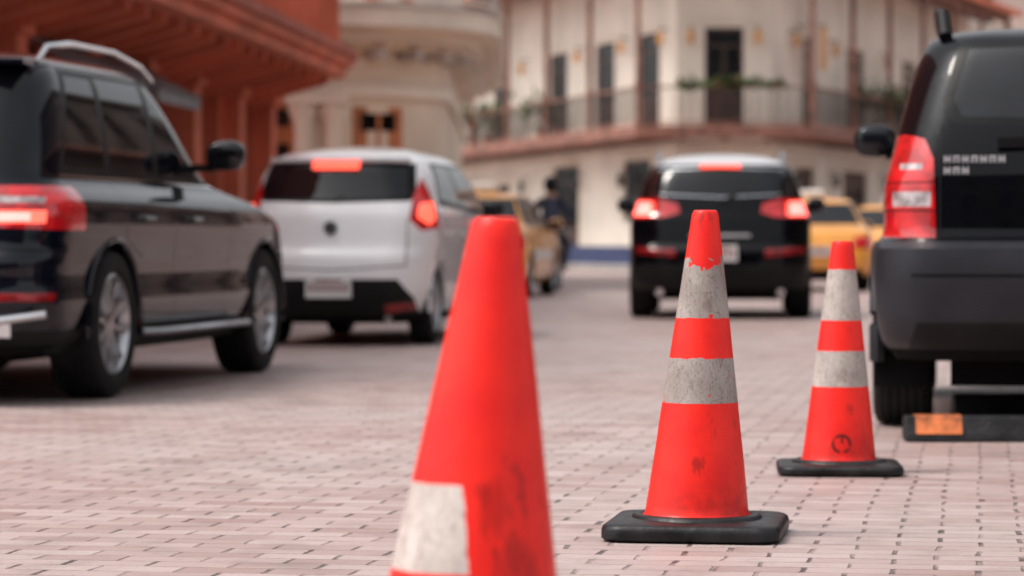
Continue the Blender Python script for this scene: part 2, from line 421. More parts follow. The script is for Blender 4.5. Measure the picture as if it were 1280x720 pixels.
def wheel_mesh(R, W, rim, style):
    mb = MB(); M = Matrix.Rotation(-math.pi / 2, 4, 'X')
    h = W / 2
    mb.lathe([(rim, -h * .85), (rim + .02, -h), (R - .05, -h * 1.04), (R - .015, -h * .93), (R - .003, -h * .75)], 48, 'tyre', M)
    g = []
    for k in range(5):
        a = -h * .75 + 1.5 * h * k / 5; b_ = a + 1.5 * h / 5
        g += [(R, a + .003), (R, b_ - .008), (R - .008, b_ - .006), (R - .008, b_ - .001)]
    mb.lathe(g, 48, 'tyre', M, smooth=False)
    mb.lathe([(R - .003, h * .75), (R - .015, h * .93), (R - .05, h * 1.04), (rim + .02, h), (rim, h * .85)], 48, 'tyre', M)
    mb.lathe([(rim + .004, h * .9), (rim - .006, h * .95), (rim - .016, h * .8), (rim - .022, h * .3), (rim - .03, -h * .8)], 48, 'alloy', M)
    mb.lathe([(rim - .03, -h * .2), (.01, -h * .2)], 32, 'under', M)
    mb.lathe([(rim - .07, h * .02), (rim - .075, h * .08), (.06, h * .08)], 32, 'brake_disc', M)
    mb.lathe([(.075, h * .3), (.07, h * .72), (.045, h * .8), (.03, h * .8), (.001, h * .8)], 24, 'alloy', M)
    ns = style
    for i in range(ns):
        a = 2 * math.pi * i / ns
        for s2 in ((-1, 1) if ns <= 7 else (0,)):
            w0, w1 = (.017, .013) if ns <= 7 else (.020, .016)
            off0 = .012 * s2; off1 = (.034 * s2)
            vs = []
            for r, o_, w_, yt, yb in ((.05, off0, w0, h * .74, h * .4), (rim * .6, (off0 + off1) / 2, w0 * .9, h * .72, h * .45), (rim - .01, off1, w1, h * .86, h * .5)):
                for (q, yy) in ((-w_ * .6, yt), (w_ * .6, yt), (w_, yb), (-w_, yb)):
                    vs.append((r, o_ + q, yy))
            fs = []
            for j in range(2):
                for k in range(4): fs.append((j * 4 + k, j * 4 + (k + 1) % 4, j * 4 + 4 + (k + 1) % 4, j * 4 + 4 + k))
            mb.add(vs, fs, 'alloy', M @ Matrix.Rotation(a, 4, 'Z'))
    for i in range(5):
        a = 2 * math.pi * i / 5 + .3
        mb.lathe([(.008, h * .74), (.008, h * .79), (.0001, h * .79)], 8, 'dark_plastic', M @ Matrix.Translation((.045 * math.cos(a), .045 * math.sin(a), 0)))
    return mb

def make_car(name, keys, L, pos, heading, paint, xr_w, xf_w, R, tw, yo, Ra, vols, extras, rr=.22, rf=.35, kr=.05, ks=.07, rim=None, spokes=5, filt=None, ycut=None):
    rz = math.pi / 2 - rad(heading)
    e = empty(name, (pos[0], pos[1], 0), rz)
    zs = [k[0] for k in keys]
    zl = []; z = zs[0]
    while z < zs[-1] - 1e-6:
        zl.append(z); z += .024 if z < zs[-1] - .16 and not (.98 < z < 1.12) else .009
    zl.append(zs[-1])
    vs = []; fs = []; n = None
    for z in zl:
        a = [pchip(zs, [k[i] for k in keys], z) for i in (1, 2, 3)]
        P = outline(a[0], a[1], a[2], rr, rf, kr, ks, L); n = len(P)
        vs += [(p[0], p[1], z) for p in P]
    for j in range(len(zl) - 1):
        for i in range(n):
            k = (i + 1) % n; fs.append((j * n + i, (j + 1) * n + i, (j + 1) * n + k, j * n + k))
    fs.append(list(range(n))); fs.append(list(range((len(zl) - 1) * n, len(zl) * n)))
    me = bpy.data.meshes.new('body'); me.from_pydata(vs, [], fs)
    bm = bmesh.new(); bm.from_mesh(me); bmesh.ops.recalc_face_normals(bm, faces=bm.faces); bm.to_mesh(me); bm.free()
    ob = bpy.data.objects.new('body', me); COL.objects.link(ob)
    yc = ycut if ycut else yo - tw - .06
    cm = MB()
    for xw in (xr_w, xf_w):
        for s2 in (1, -1):
            M = Matrix.Translation((xw, s2 * yc, R)) @ Matrix.Rotation(-math.pi / 2 * s2, 4, 'X')
            cm.lathe([(Ra, 0), (Ra, .6)], 64, 'under', M, cap=True)
    co = cm.obj('cutter')
    md = ob.modifiers.new('b', 'BOOLEAN'); md.operation = 'DIFFERENCE'; md.object = co; md.solver = 'EXACT'
    dg = bpy.context.evaluated_depsgraph_get(); dg.update()
    me2 = bpy.data.meshes.new_from_object(ob.evaluated_get(dg))
    bpy.data.objects.remove(ob); bpy.data.objects.remove(co)
    bm = bmesh.new(); bm.from_mesh(me2)
    for (mt, pl, fl) in vols:
        for (p, nn) in pl:
            for sgn in ((1, -1) if abs(nn.y) > 1e-6 else (1,)):
                sel = []
                for f in bm.faces:
                    c = f.calc_center_median(); c = Vector((c.x, abs(c.y), c.z))
                    if all((c - q).dot(m_) < .10 for q, m_ in pl): sel.append(f)
                if not sel: continue
                ed = {x for f in sel for x in f.edges}; ve = {x for f in sel for x in f.verts}
                bmesh.ops.bisect_plane(bm, geom=sel + list(ed) + list(ve), plane_co=(p.x, p.y * sgn, p.z), plane_no=(nn.x, nn.y * sgn, nn.z), dist=1e-5)
    mlist = [paint, 'under'] + sorted({v[0] for v in vols})
    me2.materials.clear()
    bm.normal_update()
    for f in bm.faces:
        c = f.calc_center_median(); ca = Vector((c.x, abs(c.y), c.z)); nn = f.normal; mi = 0
        na = Vector((nn.x, nn.y * (1 if c.y >= 0 else -1), nn.z))
        for (mt, pl, fl) in vols:
            if all((ca - q).dot(m_) < 1e-5 for q, m_ in pl) and (fl is None or fl(na)): mi = mlist.index(mt)
        if nn.z < -.8 and c.z < zs[0] + .05: mi = 1
        for xw in (xr_w, xf_w):
            if (c.x - xw)**2 + (c.z - R)**2 < (Ra - .0005)**2 and ca.y > yc - .01: mi = 1
        f.material_index = mi; f.smooth = True
    bm.to_mesh(me2); bm.free()
    for k in mlist: me2.materials.append(MATS[k])
    me2.set_sharp_from_angle(angle=rad(38))
    ob = bpy.data.objects.new('body', me2); COL.objects.link(ob); ob.parent = e
    wm = wheel_mesh(R, tw, rim or R * .66, spokes).obj('wheel_rear_left'); wmesh = wm.data; wmesh.set_sharp_from_angle(angle=rad(35))
    bpy.data.objects.remove(wm)
    for xw, nm in ((xr_w, 'rear'), (xf_w, 'front')):
        for s2, sn in ((1, 'left'), (-1, 'right')):
            w = bpy.data.objects.new('wheel_%s_%s' % (nm, sn), wmesh); COL.objects.link(w); w.parent = e
            w.location = (xw, s2 * (yo - tw / 2), R)
            w.rotation_euler = (0, random.random() * 3, 0 if s2 > 0 else math.pi)
    mb = MB()
    mb.box(.35, L - .5, -yo + tw + .08, yo - tw - .08, R * .55, .5, 'under')
    mb.tube([(xr_w, -yo + .1, R), (xr_w, yo - .1, R)], .04, 'under'); mb.tube([(xf_w, -yo + .1, R), (xf_w, yo - .1, R)], .04, 'under')
    extras(mb)
    o2 = mb.obj('trim', e); o2.data.set_sharp_from_angle(angle=rad(40))
    return e

def arch_lips(mb, xs, R, Ra, y, mt, r=.03, a0=-8, a1=188, yf=None):
    for s2 in (1, -1):
        for i, xw in enumerate(xs):
            yy = y if not isinstance(y, tuple) else y[i]
            mb.tube([(xw + (Ra + r * .5) * math.cos(rad(a)), s2 * yy, R + (Ra + r * .5) * math.sin(rad(a))) for a in range(a0, a1 + 1, 7)], r, mt, 8)

def mirror(mb, x, y, z, paint, sz=(.09, .13, .10)):
    for s2 in (1, -1):
        mb.ball((x, s2 * (y + sz[1]), z), sz, paint, e=.75)
        mb.box(x - .04, x + .05, s2 * (y - .12) if s2 > 0 else s2 * (y + .05), s2 * (y + .05) if s2 > 0 else s2 * (y - .12), z - .09, z - .05, 'black_trim')
        mb.ball((x - sz[0] * .82, s2 * (y + sz[1]), z), (.02, sz[1] * .85, sz[2] * .8), 'car_glass', e=.7)

def plate(mb, x, z, w=.31, h=.15):
    mb.box(x - .012, x + .05, -w / 2, w / 2, z - h / 2, z + h / 2, 'plate')
    for i in range(6):
        y = -w * .38 + w * .76 * i / 5
        mb.box(x - .0145, x - .0125, y - .014, y + .014, z - .035, z + .03, 'plate_text')
    mb.box(x - .0145, x - .0125, -w * .3, w * .3, z + .043, z + .06, 'plate_text')

sidef = lambda n: n.y > .35
rearf = lambda n: n.x < -.12
anyf = None
frontf = lambda n: n.x > .2

# ---- left black SUV
K1 = [(.24, .16, 4.55, .84), (.34, .05, 4.7, .925), (.5, .0, 4.78, .955), (.60, .01, 4.8, .944), (.68, .01, 4.78, .948), (.76, .05, 4.72, .956), (.84, .06, 4.64, .964), (.9, .07, 4.5, .968), (.96, .08, 4.22, .962), (.99, .09, 4.05, .950),
      (1.02, .10, 3.85, .925), (1.05, .112, 3.65, .890), (1.075, .12, 3.48, .868), (1.10, .13, 3.3, .860), (1.2, .16, 3.05, .850), (1.35, .22, 2.82, .825), (1.5, .29, 2.62, .788), (1.6, .35, 2.48, .75), (1.66, .43, 2.36, .70), (1.70, .55, 2.25, .62), (1.73, .78, 2.1, .47), (1.75, 1.05, 1.95, .28), (1.76, 1.25, 1.75, .12)]
V1 = [('dark_plastic', side([(.0, .2), (4.8, .2), (4.8, .36), (.0, .36)], .3), None),
      ('black_trim', side([(.40, 1.105), (3.14, 1.09), (2.50, 1.635), (.68, 1.635)], .45), sidef),
      ('chrome', side([(.40, 1.098), (3.16, 1.083), (3.14, 1.095), (.40, 1.11)], .45), sidef),
      ('car_glass', side([(.46, 1.15), (1.06, 1.14), (1.12, 1.60), (.74, 1.60)], .45), sidef),
      ('car_glass', side([(1.15, 1.14), (1.88, 1.135), (1.92, 1.61), (1.20, 1.61)], .45), sidef),
      ('car_glass', side([(1.97, 1.135), (2.92, 1.115), (2.46, 1.61), (2.0, 1.61)], .45), sidef),
      ('black_trim', line(1.10, .80, 1.10, 1.09), sidef), ('black_trim', line(1.94, .38, 1.94, 1.09), sidef), ('black_trim', line(3.02, .40, 3.06, 1.06), sidef),
      ('black_trim', line(1.40, .42, 3.05, .38), sidef), ('black_trim', line(1.10, .80, 1.38, .70), sidef),
      ('car_glass', rear([(-.1, 1.14), (.76, 1.14), (.66, 1.60), (-.1, 1.60)], .60), rearf),
      ('black_trim', rline(-.1, .74, 1.0, .74, .25), None),
      ('lamp_red', rear([(.40, .86), (1.1, .83), (1.1, 1.05), (.40, 1.05)], .48), None),
      ('lamp_clear', rear([(.45, .97), (.85, .965), (.85, .995), (.45, 1.005)], .3), None),
      ('lamp_lit', rear([(.55, .87), (.86, .87), (.86, .93), (.55, .93)], .3), None),
      ('lamp_hot', rear([(.66, .88), (.80, .88), (.80, .92), (.66, .92)], .3), None),
      ('reflector', rear([(.45, .50), (.9, .50), (.9, .54), (.45, .54)], .4), None),
      ('headlight', front([(.45, .70), (1.1, .72), (1.1, .90), (.5, .85)], 4.2), None),
      ('car_glass', front([(-.1, 1.14), (.76, 1.14), (.62, 1.62), (-.1, 1.62)], 2.2), frontf)]
def X1(mb):
    for s2 in (1, -1):
        mb.tube([(.46, s2 * .70, 1.65), (.60, s2 * .70, 1.735), (1.0, s2 * .695, 1.775), (1.7, s2 * .69, 1.775), (2.2, s2 * .68, 1.725), (2.4, s2 * .68, 1.66)], .016, 'chrome', 8)
        mb.tube([(1.4, s2 * .93, .32), (1.5, s2 * 1.0, .32), (3.2, s2 * 1.0, .32), (3.3, s2 * .93, .32)], .035, 'alloy', 8, flat=.6)
        for xh in (1.25, 2.12):
            mb.tube([(xh, s2 * .955, .90), (xh + .03, s2 * .995, .90), (xh + .19, s2 * .995, .90), (xh + .22, s2 * .955, .90)], .014, 'navy_paint', 8)
        mb.box(.0, .12, s2 * .62 - .11, s2 * .62 + .11, .33, .41, 'chrome')
    arch_lips(mb, (.95, 3.86), .37, .415, (.935, .935), 'navy_paint', .02)
    mb.box(-.045, .0, -.6, .6, .36, .43, 'alloy')
    mb.tube([(.02, -.9, .44), (-.04, -.6, .40), (-.07, 0, .39), (-.04, .6, .40), (.02, .9, .44)], .022, 'alloy', 8)
    mb.prism([(.28, -.70), (.20, -.5), (.16, 0), (.20, .5), (.28, .70), (.55, .66), (.55, -.66)], 1.635, 1.660, 'navy_paint')
    mirror(mb, 2.68, .92, 1.26, 'navy_paint', (.09, .11, .085))
    plate(mb, -.03, .88)
def place(wx, wy, xrw, hw, h, s2):
    f = (math.sin(rad(h)), math.cos(rad(h))); r = (math.cos(rad(h)), -math.sin(rad(h)))
    return (wx - xrw * f[0] - s2 * hw * r[0], wy - xrw * f[1] - s2 * hw * r[1])
make_car('black_suv', K1, 4.8, place(-1.97, 14.80, .95, .955, 10.1, 1), 10.1, 'navy_paint', .95, 3.86, .37, .25, .945, .415, V1, X1, rr=.26, rf=.45, kr=.06, ks=.055, rim=.25, spokes=10)

# ---- white hatchback
K2 = [(.17, .20, 3.7, .56), (.26, .06, 3.82, .64), (.4, .0, 3.9, .69), (.55, -.01, 3.95, .715), (.66, .0, 3.95, .735), (.74, .05, 3.9, .750), (.88, .08, 3.7, .765), (.97, .10, 3.4, .76),
      (1.03, .13, 3.0, .745), (1.1, .17, 2.85, .720), (1.22, .23, 2.7, .68), (1.34, .29, 2.5, .625), (1.40, .34, 2.38, .58), (1.44, .44, 2.28, .52), (1.47, .62, 2.15, .44), (1.495, .85, 2.0, .34), (1.515, 1.2, 1.8, .2)]
V2 = [('dark_plastic', rear([(-.1, .1), (.62, .1), (.60, .36), (.50, .50), (-.1, .50)], .5), None),
      ('dark_plastic', side([(.3, .1), (3.5, .1), (3.5, .24), (.3, .24)], .3), None),
      ('black_trim', rear([(-.1, 1.06), (.56, 1.08), (.60, 1.12), (.56, 1.365), (-.1, 1.375)], .62), rearf),
      ('car_glass', rear([(-.1, 1.09), (.53, 1.105), (.55, 1.13), (.51, 1.335), (-.1, 1.345)], .62), rearf),
      ('black_trim', side([(.5, 1.05), (2.95, .98), (2.35, 1.38), (.75, 1.38)], .35), sidef),
      ('car_glass', side([(.62, 1.10), (1.42, 1.06), (1.42, 1.36), (.85, 1.36)], .35), sidef),
      ('car_glass', side([(1.5, 1.06), (2.78, 1.01), (2.32, 1.36), (1.5, 1.36)], .35), sidef),
      ('lamp_red', rear([(.575, 1.10), (.57, .94), (.65, .86), (.9, .90), (.9, 1.12), (.78, 1.34), (.625, 1.36)], .40), None),
      ('lamp_lit', rear([(.625, 1.06), (.62, .96), (.70, .90), (.73, .95), (.70, 1.08)], .38), None),
      ('black_trim', rline(-.1, .56, .56, .60, .25, .01), None),
      ('black_trim', rline(.56, .60, .56, .95, .25, .008), None),
      ('reflector', rear([(.40, .24), (.60, .27), (.60, .33), (.40, .31)], .4), None),
      ('black_trim', line(1.45, .30, 1.45, 1.05), sidef), ('black_trim', line(2.4, .28, 2.6, 1.0), sidef), ('black_trim', line(.75, .75, .62, 1.1), sidef),
      ('car_glass', front([(-.1, 1.05), (.62, 1.05), (.5, 1.42), (-.1, 1.42)], 2.0), frontf)]
def X2(mb):
    mb.prism([(.34, -.54), (.24, -.42), (.17, 0), (.24, .42), (.34, .54), (.55, .48), (.55, -.48)], 1.380, 1.408, 'white_paint')
    mb.box(.165, .24, -.175, .175, 1.318, 1.378, 'lamp_lit')
    mb.tube([(.06, 0, 1.08), (.13, -.15, 1.15), (.19, -.32, 1.21)], .008, 'black_trim', 6)
    plate(mb, -.105, .44, .34, .155)
    M = Matrix.Translation((-.035, 0, .88)) @ Matrix.Rotation(math.pi / 2, 4, 'Y')
    mb.lathe([(.05, .03), (.05, -.005), (.036, -.012), (.030, -.004)], 16, 'brake_disc', M)
    mb.box(-.045, .0, -.032, .032, .872, .888, 'brake_disc')
    for s2 in (1, -1):
        for xh in (1.25, 2.2): mb.tube([(xh, s2 * .745, .84), (xh + .15, s2 * .77, .84)], .014, 'white_paint', 8)
    mirror(mb, 2.35, .76, 1.04, 'black_trim', (.07, .09, .07))
    mb.tube([(.15, -.42, .2), (.06, -.42, .2)], .03, 'chrome', 10)
    arch_lips(mb, (.68, 3.15), .30, .335, (.68, .70), 'white_paint', .014)
make_car('white_hatchback', K2, 3.95, (-1.34, 21.95), 8.5, 'white_paint', .68, 3.15, .30, .18, .675, .335, V2, X2, rr=.30, rf=.4, kr=.09, ks=.07, rim=.20, spokes=7)

# ---- black crossover in the middle
K3 = [(.25, .2, 4.2, .80), (.34, .06, 4.3, .89), (.5, .0, 4.38, .915), (.68, .0, 4.4, .925), (.76, .06, 4.36, .925), (.95, .09, 4.2, .925), (1.02, .11, 3.9, .915), (1.06, .13, 3.6, .89), (1.12, .15, 3.3, .865), (1.25, .20, 3.1, .83), (1.4, .27, 2.9, .775), (1.5, .33, 2.75, .72), (1.54, .38, 2.68, .69), (1.57, .48, 2.6, .64), (1.61, .70, 2.5, .56), (1.65, 1.05, 2.35, .44), (1.675, 1.4, 2.2, .32), (1.69, 1.7, 2.05, .18)]
V3 = [('sky_sheen_roof', rear([(-1.2, 1.545), (1.2, 1.545), (1.2, 1.8), (-1.2, 1.8)], 3.5), None),
      ('dark_plastic', rear([(-.1, .2), (1.1, .2), (1.1, .42), (.75, .55), (-.1, .55)], .5), None),
      ('dark_plastic', side([(.0, .2), (4.4, .2), (4.4, .40), (.0, .40)], .3), None),
      ('black_trim', side([(.5, 1.10), (3.2, 1.05), (2.7, 1.54), (.85, 1.54)], .4), sidef),
      ('car_glass', side([(1.2, 1.12), (3.05, 1.07), (2.68, 1.53), (1.2, 1.53)], .4), sidef),
      ('chrome', rear([(-.1, 1.205), (.71, 1.245), (.63, 1.50), (-.1, 1.525)], .6), rearf),
      ('car_glass', rear([(-.1, 1.215), (.70, 1.252), (.625, 1.49), (-.1, 1.515)], .6), rearf),
      ('lamp_red', rear([(.40, 1.06), (.55, 1.02), (1.1, 1.0), (1.1, 1.20), (.60, 1.20), (.42, 1.15)], .5), None),
      ('lamp_lit', rear([(.66, 1.03), (.90, 1.03), (.90, 1.19), (.66, 1.17)], .4), None),
      ('lamp_hot', rear([(.69, 1.04), (.86, 1.04), (.86, 1.17), (.69, 1.16)], .4), None),
      ('reflector', rear([(.44, .62), (.84, .66), (.84, .72), (.44, .70)], .4), None),
      ('black_trim', rline(-.1, .78, .95, .80, .25, .01), None),
      ('car_glass', front([(-.1, 1.12), (.75, 1.12), (.6, 1.55), (-.1, 1.55)], 2.4), frontf)]
def X3(mb):
    mb.box(.24, .30, -.20, .20, 1.51, 1.542, 'lamp_lit')
    for s2 in (1, -1):
        mb.tube([(.6, s2 * .62, 1.57), (.8, s2 * .64, 1.665), (1.5, s2 * .64, 1.69), (2.3, s2 * .62, 1.66), (2.5, s2 * .62, 1.58)], .02, 'alloy', 8)
    plate(mb, -.085, .66, .34, .16)
    mb.box(-.015, .07, -.3, .3, .82, .85, 'badge_metal')
    mb.tube([(.05, 0, 1.18), (.12, -.2, 1.26), (.19, -.4, 1.30)], .008, 'black_trim', 6)
    for s2 in (1, -1): mb.tube([(.2, s2 * .6, .27), (.04, s2 * .6, .27)], .04, 'chrome', 10)
    mirror(mb, 3.0, .93, 1.17, 'black_paint', (.09, .10, .085))
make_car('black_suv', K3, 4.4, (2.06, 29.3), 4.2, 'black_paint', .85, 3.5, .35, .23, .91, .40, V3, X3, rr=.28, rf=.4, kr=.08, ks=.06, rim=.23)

# ---- right dark SUV
K4 = [(.30, .18, 4.15, .82), (.38, .05, 4.25, .89), (.5, .0, 4.3, .915), (.66, -.02, 4.32, .925), (.765, -.01, 4.3, .922), (.79, .06, 4.25, .900), (.82, .08, 4.2, .882), (.95, .085, 4.1, .882), (1.04, .09, 3.6, .872), (1.1, .10, 3.3, .855), (1.2, .13, 3.1, .830), (1.35, .19, 2.95, .79), (1.5, .26, 2.8, .745), (1.58, .31, 2.68, .71), (1.62, .37, 2.6, .68), (1.655, .50, 2.48, .61), (1.68, .72, 2.35, .50), (1.70, 1.05, 2.2, .34), (1.71, 1.4, 2., .15)]
V4 = [('grey_plastic', rear([(-.1, .2), (1.2, .2), (1.2, .785), (-.1, .785)], .62), None),
      ('grey_plastic', side([(.0, .2), (4.3, .2), (4.3, .50), (.0, .50)], .3), None),
      ('dark_plastic', rear([(-.1, .2), (.80, .2), (.72, .46), (-.1, .46)], .6), None),
      ('black_trim', rear([(-.1, .64), (.74, .64), (.74, .655), (-.1, .655)], .6), None),
      ('black_trim', side([(.5, 1.12), (3.2, 1.06), (2.65, 1.6), (.8, 1.6)], .4), sidef),
      ('car_glass', side([(.62, 1.15), (1.15, 1.14), (1.15, 1.57), (.85, 1.57)], .4), sidef),
      ('car_glass', side([(1.22, 1.14), (3.05, 1.08), (2.62, 1.58), (1.22, 1.58)], .4), sidef),
      ('black_trim', rear([(-.1, 1.24), (.58, 1.26), (.62, 1.35), (.55, 1.60), (-.1, 1.615)], .6), rearf),
      ('car_glass', rear([(-.1, 1.27), (.54, 1.29), (.575, 1.36), (.51, 1.57), (-.1, 1.585)], .6), rearf),
      ('black_trim', rline(.63, .80, .63, 1.22, .3, .010), None),
      ('lamp_red', rear([(.645, .80), (1.2, .80), (1.2, 1.15), (.77, 1.22), (.69, 1.20), (.655, 1.12)], .36), None),
      ('lamp_clear', rear([(.665, .925), (.82, .925), (.82, .985), (.665, .985)], .3), None),
      ('lamp_clear', rear([(.70, 1.075), (.79, 1.075), (.79, 1.10), (.70, 1.10)], .3), None),
      ('black_trim', rear([(.65, .905), (1.2, .905), (1.2, .912), (.65, .912)], .36), None),
      ('black_trim', rear([(.65, 1.02), (1.2, 1.02), (1.2, 1.026), (.65, 1.026)], .36), None),
      ('car_glass', front([(-.1, 1.12), (.75, 1.12), (.6, 1.62), (-.1, 1.62)], 2.4), frontf)]
def X4(mb):
    for s2 in (1, -1):
        mb.tube([(.42, s2 * .61, 1.63), (.50, s2 * .62, 1.725), (.75, s2 * .64, 1.755), (1.6, s2 * .64, 1.76), (2.4, s2 * .62, 1.71), (2.55, s2 * .62, 1.62)], [.03, .028, .02, .02, .02, .03], 'dark_plastic', 8)
    arch_lips(mb, (.82, 3.45), .345, .395, (.885, .885), 'grey_plastic', .035)
    mirror(mb, 2.95, .86, 1.285, 'black_paint', (.08, .105, .082))
    mb.box(.04, .10, -.4, .4, 1.16, 1.20, 'black_trim')
    plate(mb, .0, .95)
    # small separate raised letter strokes
    for r_, k in enumerate((7, 3)):
        for i in range(k):
            yy = (.60 - .036 * i)
            z = 1.115 - .046 * r_
            hgt = .028
            x0 = .052 - .01 * i / 7
            mb.box(x0, .12, yy - .012, yy - .005, z - hgt / 2, z + hgt / 2, 'badge_metal')
            mb.box(x0, .12, yy + .005, yy + .012, z - hgt / 2, z + hgt / 2, 'badge_metal')
            if i % 2 == 0: mb.box(x0, .1195, yy - .005, yy + .005, z - .003, z + .003, 'badge_metal')
            else: mb.box(x0, .1195, yy - .005, yy + .005, z + hgt / 2 - .006, z + hgt / 2 - .001, 'badge_metal')
    mb.tube([(.07, 0, 1.27), (.15, .2, 1.34), (.21, .42, 1.37)], .008, 'black_trim', 6)
    mb.tube([(.2, -.45, .30), (.0, -.45, .29)], .035, 'chrome', 12)
    for s2 in (1, -1): mb.box(.44, .455, s2 * .80 - .12, s2 * .80 + .1, .18, .42, 'under')
make_car('black_suv', K4, 4.3, place(1.56, 12.70, .82, .905, 8.5, -1), 8.5, 'black_paint', .82, 3.45, .345, .24, .905, .395, V4, X4, rr=.20, rf=.4, kr=.06, ks=.05, rim=.22)

# ---- taxis
K5 = [(.2, .2, 4.2, .74), (.3, .05, 4.35, .82), (.5, .0, 4.4, .85), (.68, .02, 4.4, .85), (.85, .08, 4.2, .845), (.93, .14, 3.7, .83), (.97, .35, 3.35, .81), (1.0, .62, 3.2, .79), (1.1, .78, 3.0, .74), (1.25, .98, 2.8, .68), (1.37, 1.15, 2.6, .62), (1.42, 1.3, 2.45, .55), (1.45, 1.5, 2.3, .4), (1.46, 1.7, 2.1, .15)]
V5 = [('black_trim', side([(.75, .99), (3.1, .95), (2.6, 1.38), (1.2, 1.38)], .4), sidef),
      ('car_glass', side([(.95, 1.02), (1.9, .99), (1.9, 1.36), (1.25, 1.36)], .4), sidef),
      ('car_glass', side([(1.98, .99), (2.98, .98), (2.58, 1.36), (1.98, 1.36)], .4), sidef),
      ('car_glass', rear([(-.1, 1.03), (.68, 1.03), (.55, 1.36), (-.1, 1.36)], 1.4), rearf),
      ('lamp_red', rear([(.5, .66), (1.1, .66), (1.1, .86), (.52, .84)], .35), None),
      ('dark_plastic', rear([(-.1, .1), (.7, .1), (.65, .34), (-.1, .34)], .4), None),
      ('black_trim', line(1.94, .3, 1.94, .98), sidef),
      ('headlight', front([(.5, .62), (1.1, .64), (1.1, .8), (.52, .76)], 3.9), None),
      ('black_trim', front([(-.1, .45), (.4, .45), (.4, .72), (-.1, .72)], 3.9), None),
      ('car_glass', front([(-.1, 1.0), (.7, 1.0), (.55, 1.38), (-.1, 1.38)], 2.2), frontf)]
def X5(mb):
    plate(mb, -.06, .62)
    mirror(mb, 2.75, .83, 1.02, 'taxi_paint', (.07, .1, .07))
    mb.ball((1.95, 0, 1.52), (.09, .22, .07), 'plate', e=.5)
    for s2 in (1, -1): mb.box(1.0, 3.0, s2 * .855 - .008, s2 * .855 + .006, .52, .66, 'plate')
make_car('yellow_taxi', K5, 4.4, (-.68, 39.6), 8, 'taxi_paint', .9, 3.4, .30, .19, .82, .34, V5, X5, rr=.22, rf=.35, kr=.06, spokes=7)
make_car('yellow_taxi', K5, 4.4, (4.68, 45.0), 2, 'taxi_paint', .9, 3.4, .31, .19, .82, .35, V5, X5, rr=.22, rf=.35, kr=.06, spokes=7)
make_car('yellow_taxi', K5, 4.4, (6.75, 54.0), 14, 'taxi_paint', .9, 3.4, .31, .19, .82, .35, V5, X5, rr=.22, rf=.35, kr=.06, spokes=7)

